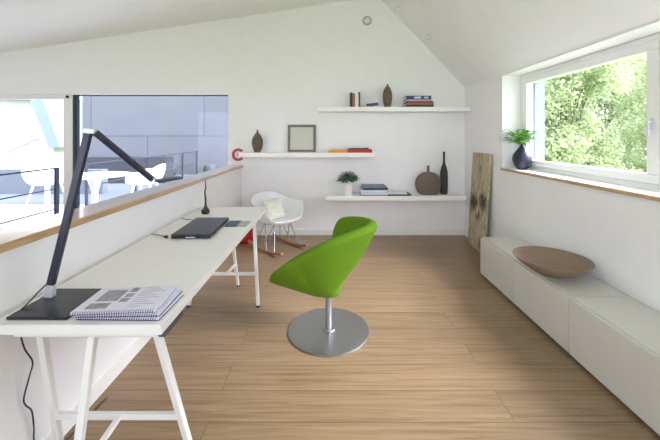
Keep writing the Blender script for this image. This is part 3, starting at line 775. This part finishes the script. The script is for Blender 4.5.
# solid railing in place of the inner railing's reflection in the glass
t_ = thing('railing_reflection', 'grey railing in place of the stair railing reflected in the terrace glass', 'railing', (-4.72, 0, -.02))
ys = [6.3, 7.9, 9.3, 10.4, 11.5]
for y in ys: MB().box(-.02,.02,y-.02,y+.02,0,.87).build('post', M['rail_reflection'], t_)
MB().box(-.025,.025,6.28,11.55,.87,.89).build('top_rail', M['rail_reflection'], t_)
for zz in (.45,): MB().box(-.012,.012,6.3,11.5,zz-.012,zz+.012).build('rail', M['rail_reflection'], t_)
for (x, y, lab) in ((-5.65, 11.5, 'dark round planter ball on the terrace, left of the two by the grey wall'), (-4.2, 11.4, 'dark round planter ball on the terrace, right of the two by the grey wall')):
    t_ = thing('round_planter', lab, 'planter', (x, y, -.02), 0, 'round planters by the grey wall')
    MB().lathe([(0,0)]+profile([(.11,0),(.2,.1),(.235,.24),(.2,.38),(.14,.44)], 20)+[(.125,.435),(.12,.38),(0,.38)], 32).build('bowl', M['bollard'], t_, smooth=True)
    MB().lathe([(.122,.385),(.06,.41),(0,.415)], 20).build('soil', M['soil'], t_, smooth=True)
# round table
t_ = thing('round_table', 'white round pedestal table on the terrace behind the glass', 'table', (-3.98, 5.5, -.02))
MB().lathe([(0,.745),(.50,.75),(.54,.765),(.54,.772),(.50,.778),(0,.778)], 56).build('table_top', M['shell'], t_, smooth=False)
MB().lathe([(0,0),(.27,0),(.27,.012),(.15,.03),(.06,.12),(.045,.3),(.05,.5),(.10,.68),(.17,.748),(0,.748)], 36).build('pedestal', M['shell'], t_, smooth=True)
def terrace_chair(x, y, rz, lab):
    t_ = thing('armchair', lab, 'chair', (x, y, -.02), rz, 'white armchairs on the terrace')
    t_.scale = (1.16,1.16,1.14)
    s = shell_mb().build('shell', M['shell'], t_, smooth=True, solid=.012, subsurf=1); s.location = (0,0,.09)
    for sx, sy in ((.17,.17),(.17,-.17),(-.17,.17),(-.17,-.17)):
        MB().tube([(sx*.7, sy*.7, .45), (sx*1.25, sy*1.2, 0)], [.018,.013], 10).build('leg', M['shell'], t_)
    return t_
terrace_chair(-3.66, 6.45, math.radians(185), 'white armchair on the terrace to the right of the round table')
terrace_chair(-5.52, 6.35, math.radians(-10), 'white armchair on the terrace behind the dark stair railing')
# street lamp, and a solid block in place of a reflection in the left pane
struct(MB().box(-60, 60, -40, 60, -3.3, -3.2).build('ground', M['lawn']))
t_ = thing('pane_reflection_block', 'white block with a slanting pale blue edge in place of a pane reflection', 'reflection', (0,0,-3.2))
MB().prism([(-24,0),(-15.3,0),(-15.3,4.0),(-16.3,6.55),(-24,6.9)], 'y', 18, 24).build('wall', M['house'], t_)
q = MB(); q.prism([(-16.3,6.55),(-15.3,4.0),(-14.7,4.0),(-15.75,6.95),(-24,7.4),(-24,6.9)], 'y', 17.7, 24); q.build('slanting_edge', M['reflection_edge'], t_)
t_ = thing('street_lamp', 'thin grey street lamp with a slanting arm outside the left pane', 'street lamp', (-13.9, 14.0, -3.2))
MB().tube([(0,0,0),(0,0,3.9)], .04, 10).build('pole', M['pole'], t_)
MB().tube([(0,0,3.9),(1.2,0,4.45)], .03, 8).build('arm', M['pole'], t_)
MB().obox((1.25,0,4.46), (.14,0,.05), (0,.07,0), (-.01,0,.03)).build('lamp_head', M['pole'], t_)

# ------------------------------------------------------------------ trees outside the right window
def tree(x, y, lab, blobs, nleaf, m, size=.11):
    t_ = thing('tree', lab, 'tree', (x, y, -3.2), 0, 'trees outside the right window')
    tr = MB(); tr.tube(spline([(0,0,0),(.05,.05,1.5),(-.05,.1,3.2),(.05,0,5.0)], 14), [.19-.009*i for i in range(14)], 10)
    for (bx,by,bz,br) in blobs: tr.tube(spline([(0,.05,min(bz-1.2, 3.0)),(bx*.5,by*.5,bz-.5),(bx,by,bz)], 8), [.045-.0045*i for i in range(8)], 7)
    tr.build('trunk', M['bark'], t_, smooth=True)
    verts, faces = [], []
    tot = sum(b[3]**2 for b in blobs)
    for (bx,by,bz,br) in blobs:
        for k in range(int(nleaf*br*br/tot)):
            d = Vector((random.gauss(0,1), random.gauss(0,1), random.gauss(0,1))).normalized()
            r = br*(random.random()**.45)
            p = Vector((bx,by,bz)) + d*r + Vector((random.gauss(0,.07),)*3)
            n = (d + Vector((random.gauss(0,.7), random.gauss(0,.7), random.gauss(0,.7)+.3))).normalized()
            a = n.cross(Vector((random.gauss(0,1), random.gauss(0,1), random.gauss(0,1)))).normalized(); b = n.cross(a)
            s = size*random.uniform(.6,1.25); i = len(verts)
            verts += [p-a*s*.5, p+b*s*.28, p+a*s*.5, p-b*s*.28]; faces.append((i,i+1,i+2,i+3))
    me = bpy.data.meshes.new('foliage'); me.from_pydata([tuple(v) for v in verts], [], faces); me.materials.append(m)
    o = bpy.data.objects.new('foliage', me); COL.objects.link(o); o.parent = t_
def blobs(n, rx, ry, z0, z1, r0, r1):
    return [(random.uniform(-rx,rx), random.uniform(-ry,ry), random.uniform(z0,z1), random.uniform(r0,r1)) for _ in range(n)]
random.seed(21)
tree(7.7, 10.6, 'pale green tree showing at the left of the right window', blobs(40, 1.5, 1.5, 2.6, 7.2, .5, .85), 40000, M['leaf'])
tree(11.9, 11.4, 'bright leafy tree at the right of the right window, behind the sash handle', blobs(40, 1.5, 1.5, 2.6, 7.6, .5, .85), 34000, M['leaf'])
tree(15.2, 17.8, 'paler tree farther behind the other trees outside the window', blobs(50, 2.6, 2.6, 3.0, 8.5, .8, 1.3), 34000, M['leaf2'], .19)

# ------------------------------------------------------------------ camera, world, sun
cam = bpy.data.objects.new('camera', bpy.data.cameras.new('camera')); COL.objects.link(cam)
cam.location = (0, 0, 1.41); cam.rotation_euler = (PI/2, 0, 0)
cam.data.sensor_width = 36; cam.data.lens = 325/660*36; cam.data.shift_y = -84/660
cam.data.clip_start = .05
S.camera = cam
wd = bpy.data.worlds.new('sky'); S.world = wd; wd.use_nodes = True
nt = wd.node_tree; bg = nt.nodes['Background']; L = nt.links.new
tc = nt.nodes.new('ShaderNodeTexCoord'); sp = nt.nodes.new('ShaderNodeSeparateXYZ'); r = nt.nodes.new('ShaderNodeValToRGB')
L(tc.outputs['Generated'], sp.inputs[0]); L(sp.outputs['Z'], r.inputs[0]); L(r.outputs[0], bg.inputs[0])
r.color_ramp.elements[0].position = 0; r.color_ramp.elements[0].color = (.88,.885,1,1)
r.color_ramp.elements[1].position = .8; r.color_ramp.elements[1].color = (.78,.81,1,1)
bg.inputs[1].default_value = 1.5
sl = bpy.data.lights.new('veiled_sun', 'SUN'); sl.energy = 5.5; sl.angle = math.radians(34); sl.color = (.96, .935, 1)
so = bpy.data.objects.new('veiled_sun', sl); COL.objects.link(so)
so.rotation_euler = Vector((-math.cos(math.radians(40)), .22, -math.sin(math.radians(40)))).to_track_quat('-Z', 'Y').to_euler()
S.view_settings.view_transform = 'Standard'; S.view_settings.look = 'None'; S.view_settings.gamma = 1
S.view_settings.use_curve_mapping = False
S.view_settings.exposure = 1.78
S.cycles.max_bounces = 12; S.cycles.diffuse_bounces = 8; S.cycles.transparent_max_bounces = 16
